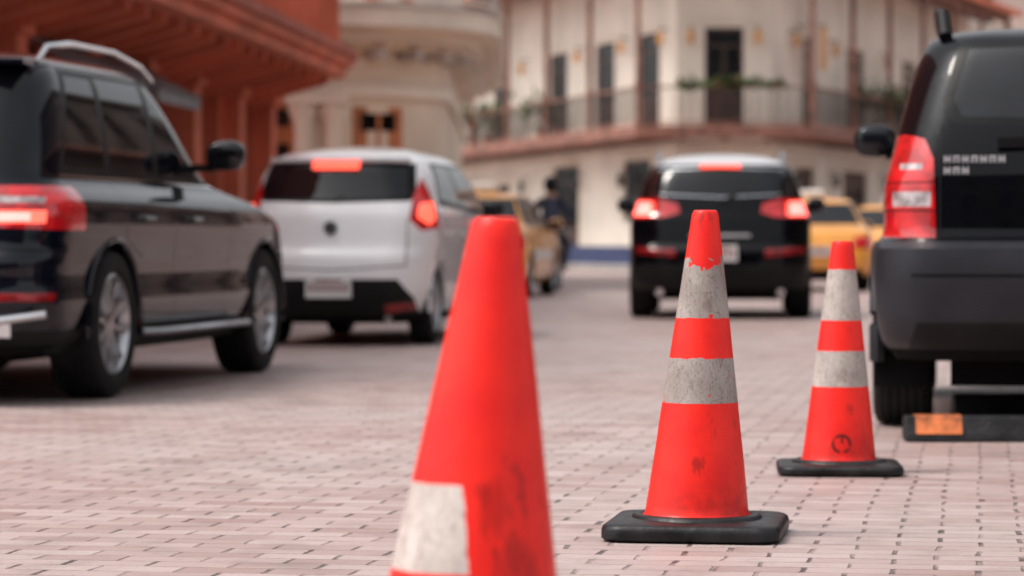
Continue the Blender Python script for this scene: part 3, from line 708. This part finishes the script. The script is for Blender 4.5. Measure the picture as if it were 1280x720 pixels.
# ------------------------------------------------------------------ motorcycle + rider
def moto(x, y, h):
    rz = math.pi / 2 - rad(h)
    e = empty('motorcycle', (x, y, 0), rz)
    mb = MB()
    for xw in (-.62, .68):
        M = Matrix.Translation((xw, 0, .30)) @ Matrix.Rotation(math.pi / 2, 4, 'X')
        mb.lathe([(.22, -.05), (.28, -.055), (.30, -.03), (.305, 0), (.30, .03), (.28, .055), (.22, .05), (.22, -.05)], 32, 'tyre', M)
        mb.lathe([(.22, -.03), (.20, 0), (.22, .03)], 32, 'alloy', M)
        for i in range(5):
            a = 2 * math.pi * i / 5
            mb.tube([(xw, 0, .30), (xw + .21 * math.cos(a), 0, .30 + .21 * math.sin(a))], .016, 'alloy', 6)
        mb.lathe([(.05, -.06), (.05, .06)], 16, 'alloy', M, cap=True)
    mb.ball((.12, 0, .84), (.28, .15, .13), 'navy_paint', e=.8)
    mb.ball((-.32, 0, .80), (.36, .13, .06), 'black_trim', e=.7)
    mb.ball((-.66, 0, .80), (.16, .10, .07), 'navy_paint', e=.8)
    mb.ball((.05, 0, .45), (.22, .14, .18), 'brake_disc', e=.7)
    mb.box(-.84, -.78, -.07, .07, .74, .80, 'lamp_red'); mb.box(-.86, -.84, -.09, .09, .52, .66, 'plate')
    mb.box(-.86, -.70, -.02, .02, .55, .78, 'dark_plastic')
    for s2 in (1, -1):
        mb.tube([(.68, s2 * .09, .30), (.44, s2 * .09, .95)], .025, 'alloy', 8)
        mb.tube([(-.62, s2 * .09, .30), (.0, s2 * .10, .38)], .025, 'dark_plastic', 8)
        mb.tube([(-.55, s2 * .12, .36), (-.35, s2 * .12, .72)], .03, 'chrome', 8)
        mb.tube([(.42, 0, .98), (.42, s2 * .2, 1.03), (.36, s2 * .36, 1.04)], .014, 'black_trim', 8)
        mb.tube([(.42, s2 * .22, 1.03), (.46, s2 * .30, 1.20)], .006, 'black_trim', 6)
        mb.ball((.46, s2 * .32, 1.22), (.02, .06, .04), 'black_trim')
        mb.tube([(.0, s2 * .1, .30), (.0, s2 * .26, .30)], .012, 'black_trim', 6)
        mb.ball((-.70, s2 * .16, .72), (.03, .03, .03), 'lamp_amber')
    mb.tube([(.1, -.14, .40), (-.2, -.17, .30), (-.75, -.18, .36)], [.025, .04, .05], 'chrome', 10)
    mb.ball((.60, 0, .88), (.11, .11, .12), 'black_trim'); mb.ball((.70, 0, .88), (.03, .09, .09), 'headlight')
    mb.tube([(.50, 0, .58), (.60, 0, .66), (.75, 0, .65), (.88, 0, .57)], .05, 'navy_paint', 8, flat=.5)
    mb.obj('bike_body', e)
    r = empty('motorcyclist', (x, y, 0), rz)
    V = [((-.12, 0, .90), .14), ((-.07, 0, 1.08), .145), ((.0, 0, 1.28), .155), ((.05, 0, 1.42), .10), ((.08, 0, 1.50), .058), ((.11, 0, 1.62), .085)]
    E = [(0, 1), (1, 2), (2, 3), (3, 4), (4, 5)]
    for s2 in (1, -1):
        b0 = len(V)
        V += [((.03, s2 * .18, 1.38), .075), ((.14, s2 * .30, 1.17), .052), ((.29, s2 * .32, 1.08), .036), ((.35, s2 * .31, 1.06), .033)]
        E += [(3, b0), (b0, b0 + 1), (b0 + 1, b0 + 2), (b0 + 2, b0 + 3)]
        b1 = len(V)
        V += [((-.08, s2 * .11, .88), .105), ((.34, s2 * .22, .74), .075), ((.10, s2 * .22, .44), .052), ((.0, s2 * .21, .36), .042), ((.15, s2 * .22, .325), .038)]
        E += [(0, b1), (b1, b1 + 1), (b1 + 1, b1 + 2), (b1 + 2, b1 + 3), (b1 + 3, b1 + 4)]
    me = bpy.data.meshes.new('sk'); me.from_pydata([v[0] for v in V], E, [])
    ob = bpy.data.objects.new('sk', me); COL.objects.link(ob)
    md = ob.modifiers.new('s', 'SKIN'); me.skin_vertices[0].data[0].use_root = True
    for i, v in enumerate(V): me.skin_vertices[0].data[i].radius = (v[1], v[1])
    md2 = ob.modifiers.new('ss', 'SUBSURF'); md2.levels = 2; md2.render_levels = 2
    dg = bpy.context.evaluated_depsgraph_get(); dg.update()
    m2 = bpy.data.meshes.new_from_object(ob.evaluated_get(dg)); bpy.data.objects.remove(ob)
    m2.materials.clear()
    for k in ('jacket', 'trousers', 'skin', 'shoe'): m2.materials.append(MATS[k])
    for p in m2.polygons:
        c = p.center; p.use_smooth = True
        k = 0
        if c.z < .93: k = 1
        if c.z < .40: k = 3
        if c.z > 1.47 or (c.x > .28 and c.z > .98 and abs(c.y) > .22): k = 2
        p.material_index = k
    bo = bpy.data.objects.new('figure', m2); COL.objects.link(bo); bo.parent = r
    mb = MB()
    mb.ball((.10, 0, 1.66), (.135, .12, .135), 'dark_plastic'); mb.ball((.17, 0, 1.65), (.085, .10, .065), 'car_glass')
    for s2 in (1, -1):
        for i in range(4):
            yy = s2 * (.28 + .022 * i)
            mb.tube([(.345, yy, 1.075), (.385, yy, 1.07), (.395, yy, 1.045), (.375, yy, 1.022), (.35, yy, 1.025)], .0095, 'skin', 6)
        mb.tube([(.33, s2 * .275, 1.06), (.35, s2 * .262, 1.03), (.375, s2 * .262, 1.018)], .011, 'skin', 6)
    mb.obj('helmet_and_hands', r)
moto(.60, 46.5, 9)

# ------------------------------------------------------------------ buildings
def frameM(o, d, z=0):
    d = Vector((d[0], d[1])).normalized(); n = Vector((d.y, -d.x))
    return Matrix(((d.x, n.x, 0, o[0]), (d.y, n.y, 0, o[1]), (0, 0, 1, z), (0, 0, 0, 1)))
def facade(mb, M, u0, u1, z0, z1, ops, dep, mt):
    us = sorted({u0, u1} | {o[0] for o in ops} | {o[1] for o in ops}); zs = sorted({z0, z1} | {o[2] for o in ops} | {o[3] for o in ops})
    for i in range(len(us) - 1):
        for j in range(len(zs) - 1):
            cu = (us[i] + us[i + 1]) / 2; cz = (zs[j] + zs[j + 1]) / 2
            if any(o[0] < cu < o[1] and o[2] < cz < o[3] for o in ops): continue
            mb.add([(us[i], 0, zs[j]), (us[i + 1], 0, zs[j]), (us[i + 1], 0, zs[j + 1]), (us[i], 0, zs[j + 1])], [(0, 1, 2, 3)], mt, M)
    for (a, b, c, d) in ops:
        mb.add([(a, 0, c), (b, 0, c), (b, 0, d), (a, 0, d), (a, -dep, c), (b, -dep, c), (b, -dep, d), (a, -dep, d)], [(0, 1, 5, 4), (1, 2, 6, 5), (2, 3, 7, 6), (3, 0, 4, 7)], mt, M)
def door(mb, M, a, b, c, d, dep, wood='wood_door', trim='stucco_white', sur=.035):
    mb.box(a, b, -dep - .08, -dep + .02, c, d, wood, M)
    w = b - a
    for k in range(2):
        x0 = a + .08 + k * (w / 2 - .03); x1 = x0 + w / 2 - .13
        mb.box(x0, x1, -dep, -dep + .026, c + (d - c) * .38, d - .5 if d - c > 1.8 else d - .1, 'window_glass', M)
    if d - c > 1.8: mb.box(a + .08, b - .08, -dep, -dep + .026, d - .42, d - .1, 'window_glass', M)
    for k in range(2):
        x0 = a + .08 + k * (w / 2 - .03); x1 = x0 + w / 2 - .13
        mb.box(x0, x1, -dep, -dep + .035, c + .12, c + (d - c) * .32, wood, M)
    mb.box(a - .14, a - .003, -.02, sur, c, d + .14, trim, M); mb.box(b + .003, b + .14, -.02, sur, c, d + .14, trim, M)
    mb.box(a - .002, b + .002, -.02, sur - .002, d + .003, d + .14, trim, M)
    mb.box(a - .2, b + .2, -.02, sur + .05, d + .142, d + .22, trim, M)

def offset_poly(pts, off):
    out = []
    n = len(pts)
    for i in range(n):
        p = Vector(pts[i]); ns = []
        if i > 0: d = (p - Vector(pts[i - 1])).normalized(); ns.append(Vector((d.y, -d.x)))
        if i < n - 1: d = (Vector(pts[i + 1]) - p).normalized(); ns.append(Vector((d.y, -d.x)))
        if len(ns) == 1: out.append(p + ns[0] * off)
        else:
            b = (ns[0] + ns[1]).normalized(); out.append(p + b * off / b.dot(ns[0]))
    return [(q.x, q.y) for q in out]

def band(mb, pts, o0, o1, z0, z1, mt, smooth=False):
    a = offset_poly(pts, o0); b = offset_poly(pts, o1)
    for i in range(len(pts) - 1):
        vs = []
        for z in (z0, z1): vs += [(*a[i], z), (*a[i + 1], z), (*b[i + 1], z), (*b[i], z)]
        fs = [(0, 1, 2, 3), (4, 5, 6, 7), (3, 2, 6, 7), (0, 1, 5, 4)]
        if i == 0: fs.append((0, 3, 7, 4))
        if i == len(pts) - 2: fs.append((1, 2, 6, 5))
        mb.add(vs, fs, mt)

def railing(mb, pts, off, z0, h, step, mtb, mtr, post=None, bw=.016):
    a = offset_poly(pts, off)
    for i in range(len(a) - 1):
        p = Vector(a[i]); q = Vector(a[i + 1]); L = (q - p).length
        M = frameM(p, q - p)
        mb.box(0, L, -.035, .035, z0 + h - .05, z0 + h, mtr, M); mb.box(0, L, -.025, .025, z0 + .08, z0 + .12, mtr, M)
        n = max(1, int(L / step))
        for k in range(n):
            u = (k + .5) * L / n; mb.box(u - bw, u + bw, -bw, bw, z0 + .12, z0 + h - .05, mtb, M)

def leaves(name, c, size, n, lsz, pot=None, parent=None):
    mb = MB()
    cl = [(random.uniform(-1, 1) * size[0] * .8, random.uniform(-1, 1) * size[1] * .6, random.uniform(-.6, 1) * size[2] * .7) for _ in range(9)]
    for i in range(n):
        q = random.choice(cl)
        d = Vector((random.gauss(0, .3), random.gauss(0, .3), random.gauss(0, .3)))
        p = Vector((q[0] + d.x * size[0] * .8, q[1] + d.y * size[1], q[2] + d.z * size[2]))
        M = Matrix.Translation(Vector(c) + p) @ Matrix.Rotation(random.random() * 6.28, 4, 'Z') @ Matrix.Rotation(random.uniform(-1.2, 1.2), 4, 'X')
        s_ = lsz * random.uniform(.6, 1.3)
        mb.add([(-s_ * .35, 0, 0), (0, -s_ * .9, .01), (s_ * .35, 0, 0), (0, s_ * .9, -.02)], [(0, 1, 2, 3)], 'leaf' if random.random() > .05 else 'flower_red', M)
    if pot:
        M = Matrix.Translation((c[0], c[1], pot))
        mb.lathe([(.10, 0), (.16, .28), (.175, .28), (.175, .32), (.14, .32), (.13, .26)], 16, 'pot', M)
        mb.tube([(c[0], c[1], pot + .2), (c[0], c[1], c[2])], .02, 'wood_brown', 6)
    return mb.obj(name, parent, recalc=False, merge=False)

# ---- white corner building with timber balcony
def corner_building():
    e = empty('corner_building')
    P = [(-4.3, 107.4), (4.16, 75.0), (6.55, 75.0), (14.9, 97.0)]
    SB, ST, EV = 3.42, 3.62, 8.05
    mb = MB(); wb = MB()
    segs = []
    for i in range(3): segs.append((frameM(P[i], (P[i + 1][0] - P[i][0], P[i + 1][1] - P[i][1])), (Vector(P[i + 1]) - Vector(P[i])).length))
    def uL(px):
        k = (px - 640) / F; ax, ay = P[0]; dx, dy = (P[1][0] - ax), (P[1][1] - ay)
        t = (k * ay - ax) / (dx - k * dy); return t * segs[0][1]
    def uR(px):
        k = (px - 640) / F; ax, ay = P[2]; dx, dy = (P[3][0] - ax), (P[3][1] - ay)
        t = (k * ay - ax) / (dx - k * dy); return t * segs[2][1]
    def wl(c, hw): return (uL(c - hw), uL(c + hw))
    def wr(c, hw): return (uR(c - hw), uR(c + hw))
    upL = [(*wl(c, w), ST, ST + 2.55) for c, w in ((572, 6), (626, 8), (699, 11), (757, 12), (812, 13))]
    dnL = [(*wl(590, 8), .05, 2.5), (*wl(628, 10), 1.5, 2.5), (*wl(708, 16), .05, 2.9), (*wl(797, 17), 1.3, 2.9)]
    upC = [(.72, 1.70, ST, ST + 2.55)]; dnC = [(.6, 1.8, .05, 2.7)]
    upR = [(*wr(c, w), ST, ST + 2.5) for c, w in ((1010, 8), (1068, 11), (1135, 9), (1178, 7))]
    dnR = [(*wr(1007, 10), 1.3, 2.7), (*wr(1068, 15), 1.3, 2.7), (*wr(1130, 12), .05, 2.7)]
    for (M, L), up, dn in zip(segs, (upL, upC, upR), (dnL, dnC, dnR)):
        facade(mb, M, 0, L, 0, EV + .1, up + dn, .10, 'stucco_white')
        for o in up: door(wb, M, *o, .07, sur=.02)
        for o in dn: door(wb, M, *o, .07, trim='stucco_cream', sur=.02)
    back = [(22, 112), (4, 128)]
    mb.add([(*P[3], 0), (*back[0], 0), (*back[0], EV), (*P[3], EV)], [(0, 1, 2, 3)], 'stucco_white')
    mb.add([(*back[1], 0), (*P[0], 0), (*P[0], EV), (*back[1], EV)], [(0, 1, 2, 3)], 'stucco_white')
    mb.add([(*back[0], 0), (*back[1], 0), (*back[1], EV), (*back[0], EV)], [(0, 1, 2, 3)], 'stucco_white')
    mb.obj('walls', e)
    band(wb, P, .004, .05, 0, .62, 'plinth_blue')
    band(wb, P, .006, .06, 3.1, 3.2, 'stucco_cream')
    band(wb, P, .006, .08, 7.7, 7.85, 'stucco_cream')
    wb.obj('doors_and_windows', e)
    bb = MB()
    band(bb, P, .003, 1.35, SB + .06, ST, 'wood_brown')
    band(bb, P, 1.352, 1.42, SB - .08, ST + .03, 'wood_brown')
    for (M, L) in segs:
        n = int(L / .8)
        for k in range(n + 1):
            u = .1 + k * (L - .2) / max(1, n); bb.box(u - .06, u + .06, .0, 1.30, SB - .12, SB + .057, 'wood_brown', M)
    railing(bb, P, 1.33, ST, 1.0, .24, 'iron', 'wood_brown', bw=.016)
    off = offset_poly(P, 1.33)
    for i in range(3):
        p = Vector(off[i]); q = Vector(off[i + 1]); L = (q - p).length; M = frameM(p, q - p)
        n = max(1, round(L / (4.1 if i != 1 else 9)))
        for k in range(n + 1):
            if k == n and i < 2: continue
            bb.box(k * L / n - .06, k * L / n + .06, -.06, .06, ST, EV - .2, 'wood_brown', M)
            bb.box(k * L / n - .09, k * L / n + .09, -.09, .09, ST + 1.0, ST + 1.08, 'wood_brown', M)
            bb.box(k * L / n - .35, k * L / n + .35, -.05, .05, EV - .42, EV - .2, 'wood_brown', M)
    band(bb, P, 1.22, 1.42, EV - .2, EV, 'wood_brown')
    bb.obj('timber_balcony', e)
    rb = MB()
    band(rb, P, .003, 1.75, EV + .002, EV + .07, 'wood_brown'); band(rb, P, 1.752, 1.82, EV - .03, EV + .16, 'terracotta')
    a = offset_poly(P, 1.8); c2 = (8.5, 96)
    vs = [(*q, EV + .12) for q in a] + [(c2[0], c2[1], EV + 3.2)]
    rb.add(vs, [(0, 1, 4), (1, 2, 4), (2, 3, 4)], 'roof_tile')
    rb.obj('roof', e)
    lb = MB()
    for (M, L), us in zip(segs, ([uL(585), uL(660), uL(730), uL(785), uL(835)], [.35, 2.05], [uR(985), uR(1035), uR(1100)])):
        for u in us:
            for z in (2.35, 5.9):
                lb.box(u - .03, u + .03, 0, .25, z + .25, z + .29, 'iron', M)
                lb.lathe([(.02, .22), (.10, .12), (.08, -.12), (.03, -.16)], 8, 'lantern_yellow' if z > 3 else 'iron', M @ Matrix.Translation((u, .22, z)))
    u = uR(992); lb.box(u - .03, u + .5, .7, .74, 5.2, 6.3, 'lantern_yellow', segs[2][0]); lb.tube([(u - .1, .72, 6.35), (u + .6, .72, 6.35)], .02, 'iron', 6, segs[2][0])
    lb.tube([(u + .2, 0, 6.37), (u + .2, .75, 6.37)], .02, 'iron', 6, segs[2][0])
    lb.obj('lanterns', e)
    def pt(seg, u, n, z): return segs[seg][0] @ Vector((u, n, z))
    for seg, us in ((0, [uL(572), uL(590), uL(632), uL(650), uL(720)]), (2, [uR(1050), uR(1083), uR(1100), uR(1140)])):
        for u in us:
            c = pt(seg, u, 1.0, ST + .75 + random.random() * .25)
            leaves('potted_plant', c, (.6, .6, .55), 260, .15, pot=ST + .001)
    for u in (.25, .9, 1.55, 2.2):
        c = pt(1, u, 1.42, ST + 1.05); leaves('railing_plant', c, (.42, .16, .16), 160, .11)
corner_building()

# ---- cream building with rounded corner
def rounded_building():
    e = empty('rounded_corner_building')
    cx, cy, r = -3.25, 46.6, 2.2
    H0 = .38
    pts = [(-14, cy - r)] + [(-9.0, cy - r), (-6.0, cy - r)] + [(cx + r * math.sin(rad(a)), cy - r * math.cos(rad(a))) for a in range(0, 91, 6)] + [(cx + r, 58), (cx + r, 62)]
    wall = MB()
    wall.prism(pts + [(-14, 62)], 0, 9.2, 'stucco_cream'); wall.obj('walls', e)
    tb = MB()
    band(tb, pts, .003, .06, 0, .55, 'plaster_grey')
    band(tb, pts, .003, .10, 2.95, 3.12, 'stucco_white')
    for k, (o, z0, z1) in enumerate(((.30, 3.28, 3.38), (.55, 3.382, 3.48), (.70, 3.482, 3.58), (.86, 3.582, 3.86))):
        band(tb, pts, .003, o, z0 + H0, z1 + H0, 'stucco_white' if k % 2 else 'stucco_cream')
    band(tb, pts, .006, .9, 3.862 + H0, 3.92 + H0, 'plaster_grey')
    railing(tb, pts, .78, 3.92 + H0, .95, .16, 'plaster_grey', 'stucco_white')
    def at(a, off=0): return (cx + (r + off) * math.sin(rad(a)), cy - (r + off) * math.cos(rad(a)))
    for a in range(0, 91, 15):
        p = at(a); M = frameM(p, (math.cos(rad(a)), math.sin(rad(a))))
        tb.box(-.08, .08, .0, .45, 3.12 + H0, 3.278 + H0, 'plaster_grey', M)
    for x in [-12 + k * 1.1 for k in range(9)]:
        M = frameM((x, cy - r), (1, 0)); tb.box(-.08, .08, .0, .45, 3.12 + H0, 3.278 + H0, 'plaster_grey', M)
    tb.obj('mouldings', e)
    db = MB()
    def mod(M, w, z0, z1, mt='wood_orange'):
        db.box(-w / 2, w / 2, -.05, .05, z0, z1, mt, M)
        db.box(-w / 2 + .13, w / 2 - .13, .0, .065, z0 + .9 if z0 < .5 else z0 + .09, z1 - .62, 'window_glass', M)
        db.box(-w / 2 + .13, w / 2 - .13, .0, .065, z1 - .36, z1 - .1, 'window_glass', M)
        db.box(-.03, .03, .05, .08, z0 + .1, z1 - .1, mt, M)
    mod(frameM((-3.66, cy - r), (1, 0)), .92, .1, 2.85); mod(frameM((-5.0, cy - r), (1, 0)), 1.1, .1, 2.85); mod(frameM((-7.2, cy - r), (1, 0)), 1.1, .1, 2.85)
    a = 34; mod(frameM(at(a, -.06), (math.cos(rad(a)), math.sin(rad(a)))), .86, .1, 2.8)
    mod(frameM((-4.6, cy - r), (1, 0)), 1.0, 4.4, 6.9); a = 40; mod(frameM(at(a, -.06), (math.cos(rad(a)), math.sin(rad(a)))), .9, 4.4, 6.9)
    db.obj('doors', e)
    cb = MB()
    for p in (at(3, .10), at(14, .10)):
        M = Matrix.Translation((p[0], p[1], 0))
        cb.lathe([(.19, 0), (.19, .3), (.14, .36), (.125, 2.45), (.14, 2.5), (.13, 2.55), (.22, 2.72), (.22, 2.82)], 20, 'stucco_white' , M, cap=True)
        cb.box(-.24, .24, -.24, .24, 2.82, 2.94, 'stucco_white', M)
    cb.obj('columns', e)
rounded_building()

# ---- terracotta building with deep canopy
def terracotta_building():
    e = empty('terracotta_building')
    d = (.0785, .997)
    o = (-3.42 - 30 * d[0], 40.3 - 30 * d[1])
    M = frameM(o, d)
    mb = MB()
    ops = [(27.7, 29.5, .1, 2.75)] + [(a, a + 2.2, .1, 2.75) for a in (24.6, 21.8, 19.0, 16.2, 13.4, 10.6, 7.8)]
    up = [(a + .4, a + 1.6, 3.9, 6.0) for a in (27.3, 24.6, 21.8, 19.0, 16.2, 13.4, 10.6)]
    facade(mb, M, 5, 30, 0, 9, ops + up, .35, 'terracotta')
    mb.add([(30, 0, 0), (30, -8, 0), (30, -8, 9), (30, 0, 9)], [(0, 1, 2, 3)], 'terracotta', M)
    mb.add([(5, 0, 0), (5, -8, 0), (5, -8, 9), (5, 0, 9)], [(0, 1, 2, 3)], 'terracotta', M)
    mb.add([(5, -8, 0), (30, -8, 0), (30, -8, 9), (5, -8, 9)], [(0, 1, 2, 3)], 'terracotta', M)
    mb.add([(5, 0, 9), (30, 0, 9), (30, -8, 9), (5, -8, 9)], [(0, 1, 2, 3)], 'roof_tile', M)
    for (a, b, c, dd) in ops + up:
        mb.box(a, b, -.42, -.34, c, dd, 'shop_dark', M)
        for k in range(6):
            u = a + (b - a) * (k + .5) / 6; mb.box(u - .02, u + .02, -.33, -.29, c, dd, 'terracotta_dark', M)
        for k in range(5):
            z = c + (dd - c) * (k + 1) / 6; mb.box(a, b, -.285, -.26, z - .02, z + .02, 'terracotta_dark', M)
    mb.obj('walls', e)
    cb = MB()
    for a in (27.25, 29.78, 24.2, 21.4, 18.6, 15.8, 13.0, 10.2):
        cb.box(a - .2, a + .2, .003, .22, 0, 2.9, 'terracotta', M); cb.box(a - .25, a + .25, .003, .28, 2.6, 2.75, 'terracotta', M); cb.box(a - .25, a + .25, .003, .28, 0, .4, 'terracotta_dark', M)
        cb.box(a - .15, a + .15, .003, .14, 3.5, 8.7, 'terracotta', M)
    cb.obj('pilasters', e)
    sb = MB()
    W = 1.22; R_ = 1.0
    def can(w, end, r_):
        return [(6, .004), (6, w)] + [(end - r_ + r_ * math.sin(rad(a)), w - r_ + r_ * math.cos(rad(a))) for a in range(0, 91, 10)] + [(end, .004)]
    sb.prism(can(W, 30.6, R_), 2.98, 3.12, 'terracotta', M); sb.prism(can(W + .10, 30.7, R_ + .1), 3.122, 3.22, 'terracotta', M); sb.prism(can(W + .16, 30.76, R_ + .15), 3.222, 3.34, 'terracotta_dark', M)
    u = 8.0
    while u < 30:
        vs = [(u - .07, .0, 2.55), (u + .07, .0, 2.55), (u - .07, .35, 2.68), (u + .07, .35, 2.68), (u - .07, W - .2, 2.87), (u + .07, W - .2, 2.87), (u - .07, W - .2, 2.975), (u + .07, W - .2, 2.975), (u - .07, 0, 2.975), (u + .07, 0, 2.975)]
        sb.add(vs, [(0, 1, 3, 2), (2, 3, 5, 4), (4, 5, 7, 6), (6, 7, 9, 8), (0, 2, 4, 6, 8), (1, 3, 5, 7, 9)], 'terracotta', M)
        u += .85
    sb.obj('canopy', e)
    rb = MB(); a = (o[0] + 6 * d[0] , o[1] + 6 * d[1]); b = (o[0] + 30.2 * d[0], o[1] + 30.2 * d[1])
    railing(rb, [a, b], 1.05, 3.34, .9, .2, 'terracotta', 'terracotta'); rb.obj('balustrade', e)
    ab = MB()
    for a0 in (16.2, 19.0):
        ab.add([(a0, .02, 2.72), (a0 + 2.2, .02, 2.72), (a0 + 2.2, .8, 2.30), (a0, .8, 2.30), (a0, .8, 2.16), (a0 + 2.2, .8, 2.16)], [(0, 1, 2, 3), (3, 2, 5, 4), (0, 3, 4)], 'awning', M)
        ab.tube([(a0, .8, 2.3), (a0 + 2.2, .8, 2.3)], .02, 'iron', 6, M)
    ab.obj('awnings', e, recalc=False)
terracotta_building()

# ---- background buildings
def plain_building(x0, y0, x1, y1, H, dep, mt, nm, fl=2):
    e = empty(nm)
    M = frameM((x0, y0), (x1 - x0, y1 - y0)); L = math.hypot(x1 - x0, y1 - y0)
    mb = MB(); ops = []
    k = max(1, int(L / 3)); sh = H / fl
    for f in range(fl):
        for i in range(k):
            u = (i + .5) * L / k; ops.append((u - .55, u + .55, f * sh + (.1 if f == 0 else .6), f * sh + 2.6))
    facade(mb, M, 0, L, 0, H, ops, .25, mt)
    mb.box(0, L, -dep, -.45, 0, H, mt, M)
    for o_ in ops: door(mb, M, *o_, .22, trim=mt)
    mb.box(-.1, L + .1, -.1, .3, H - .4, H - .15, mt, M)
    mb.box(-.1, L + .1, .0, 1.0, sh - .1, sh + .1, 'wood_brown', M)
    mb.obj('walls', e); return e
plain_building(14.6, 103, 36, 99, 10.5, 10, 'stucco_pink', 'unseen_building_right', 3)
plain_building(10.5, 44, 7.6, 16, 8.0, 10, 'dark_reflection_wall', 'unseen_building_right')  # added out of view at right, gives car sides something dark to reflect
plain_building(26, -30, -26, -32, 14.0, 10, 'dark_reflection_wall', 'unseen_building_right', 4)  # added unseen behind the camera so car rears reflect dark walls

# ---- pavements with kerbs
pv = MB()
def pave(poly): pv.prism(poly, .002, .13, 'concrete')
dd = (.0785, .997); o = (-3.42 - 30 * dd[0], 40.3 - 30 * dd[1])
pave([(o[0] + 1.35 + 0 * dd[0], o[1]), (o[0] + 1.35 + 30.5 * dd[0], o[1] + 30.5 * dd[1]), (-.35, 44), (-.2, 47), (-.2, 62), (-5, 62), (-5, 41), (o[0] - 1, o[1])])
ob = pv.obj('pavement', None, bevel=.02)
pv = MB(); P = [(-4.3, 107.4), (4.16, 75.0), (6.55, 75.0), (14.9, 97.0)]
band(pv, P, .055, 1.6, .002, .13, 'concrete'); pv.obj('pavement')

# ------------------------------------------------------------------ light, sky, camera
w = bpy.data.worlds.new('World'); sc.world = w; w.use_nodes = True
nt = w.node_tree; bg = nt.nodes['Background']
sky = nt.nodes.new('ShaderNodeTexSky'); sky.sky_type = 'NISHITA'; sky.sun_disc = False
el = rad(60); az = math.atan2(-.92, -.22)
sky.sun_elevation = el; sky.sun_rotation = az % (2 * math.pi); sky.dust_density = 5.0; sky.air_density = 1.0; sky.ozone_density = 1.0
hs = nt.nodes.new('ShaderNodeHueSaturation'); hs.inputs['Saturation'].default_value = .15; hs.inputs['Value'].default_value = 1.5
nt.links.new(sky.outputs[0], hs.inputs['Color']); nt.links.new(hs.outputs[0], bg.inputs['Color']); bg.inputs['Strength'].default_value = .15
sl = bpy.data.lights.new('sun', 'SUN'); sl.energy = 1.7; sl.angle = rad(12); sl.color = (1, .90, .80)
so = bpy.data.objects.new('sun', sl); COL.objects.link(so)
sd = Vector((math.sin(az) * math.cos(el), math.cos(az) * math.cos(el), math.sin(el)))
so.rotation_euler = (-sd).to_track_quat('-Z', 'Y').to_euler(); so.location = (0, 0, 30)

cam = bpy.data.cameras.new('camera'); co = bpy.data.objects.new('camera', cam); COL.objects.link(co)
co.location = (0, 0, CH); co.rotation_euler = (math.pi / 2 - math.atan(60 / F), 0, 0)
cam.sensor_width = 36; cam.lens = F / 1280 * 36; cam.clip_end = 2000; cam.clip_start = .05
cam.dof.use_dof = True; cam.dof.focus_distance = 7.2; cam.dof.aperture_fstop = 3.6
sc.camera = co
sc.view_settings.view_transform = 'Standard'; sc.view_settings.look = 'None'; sc.view_settings.exposure = 0
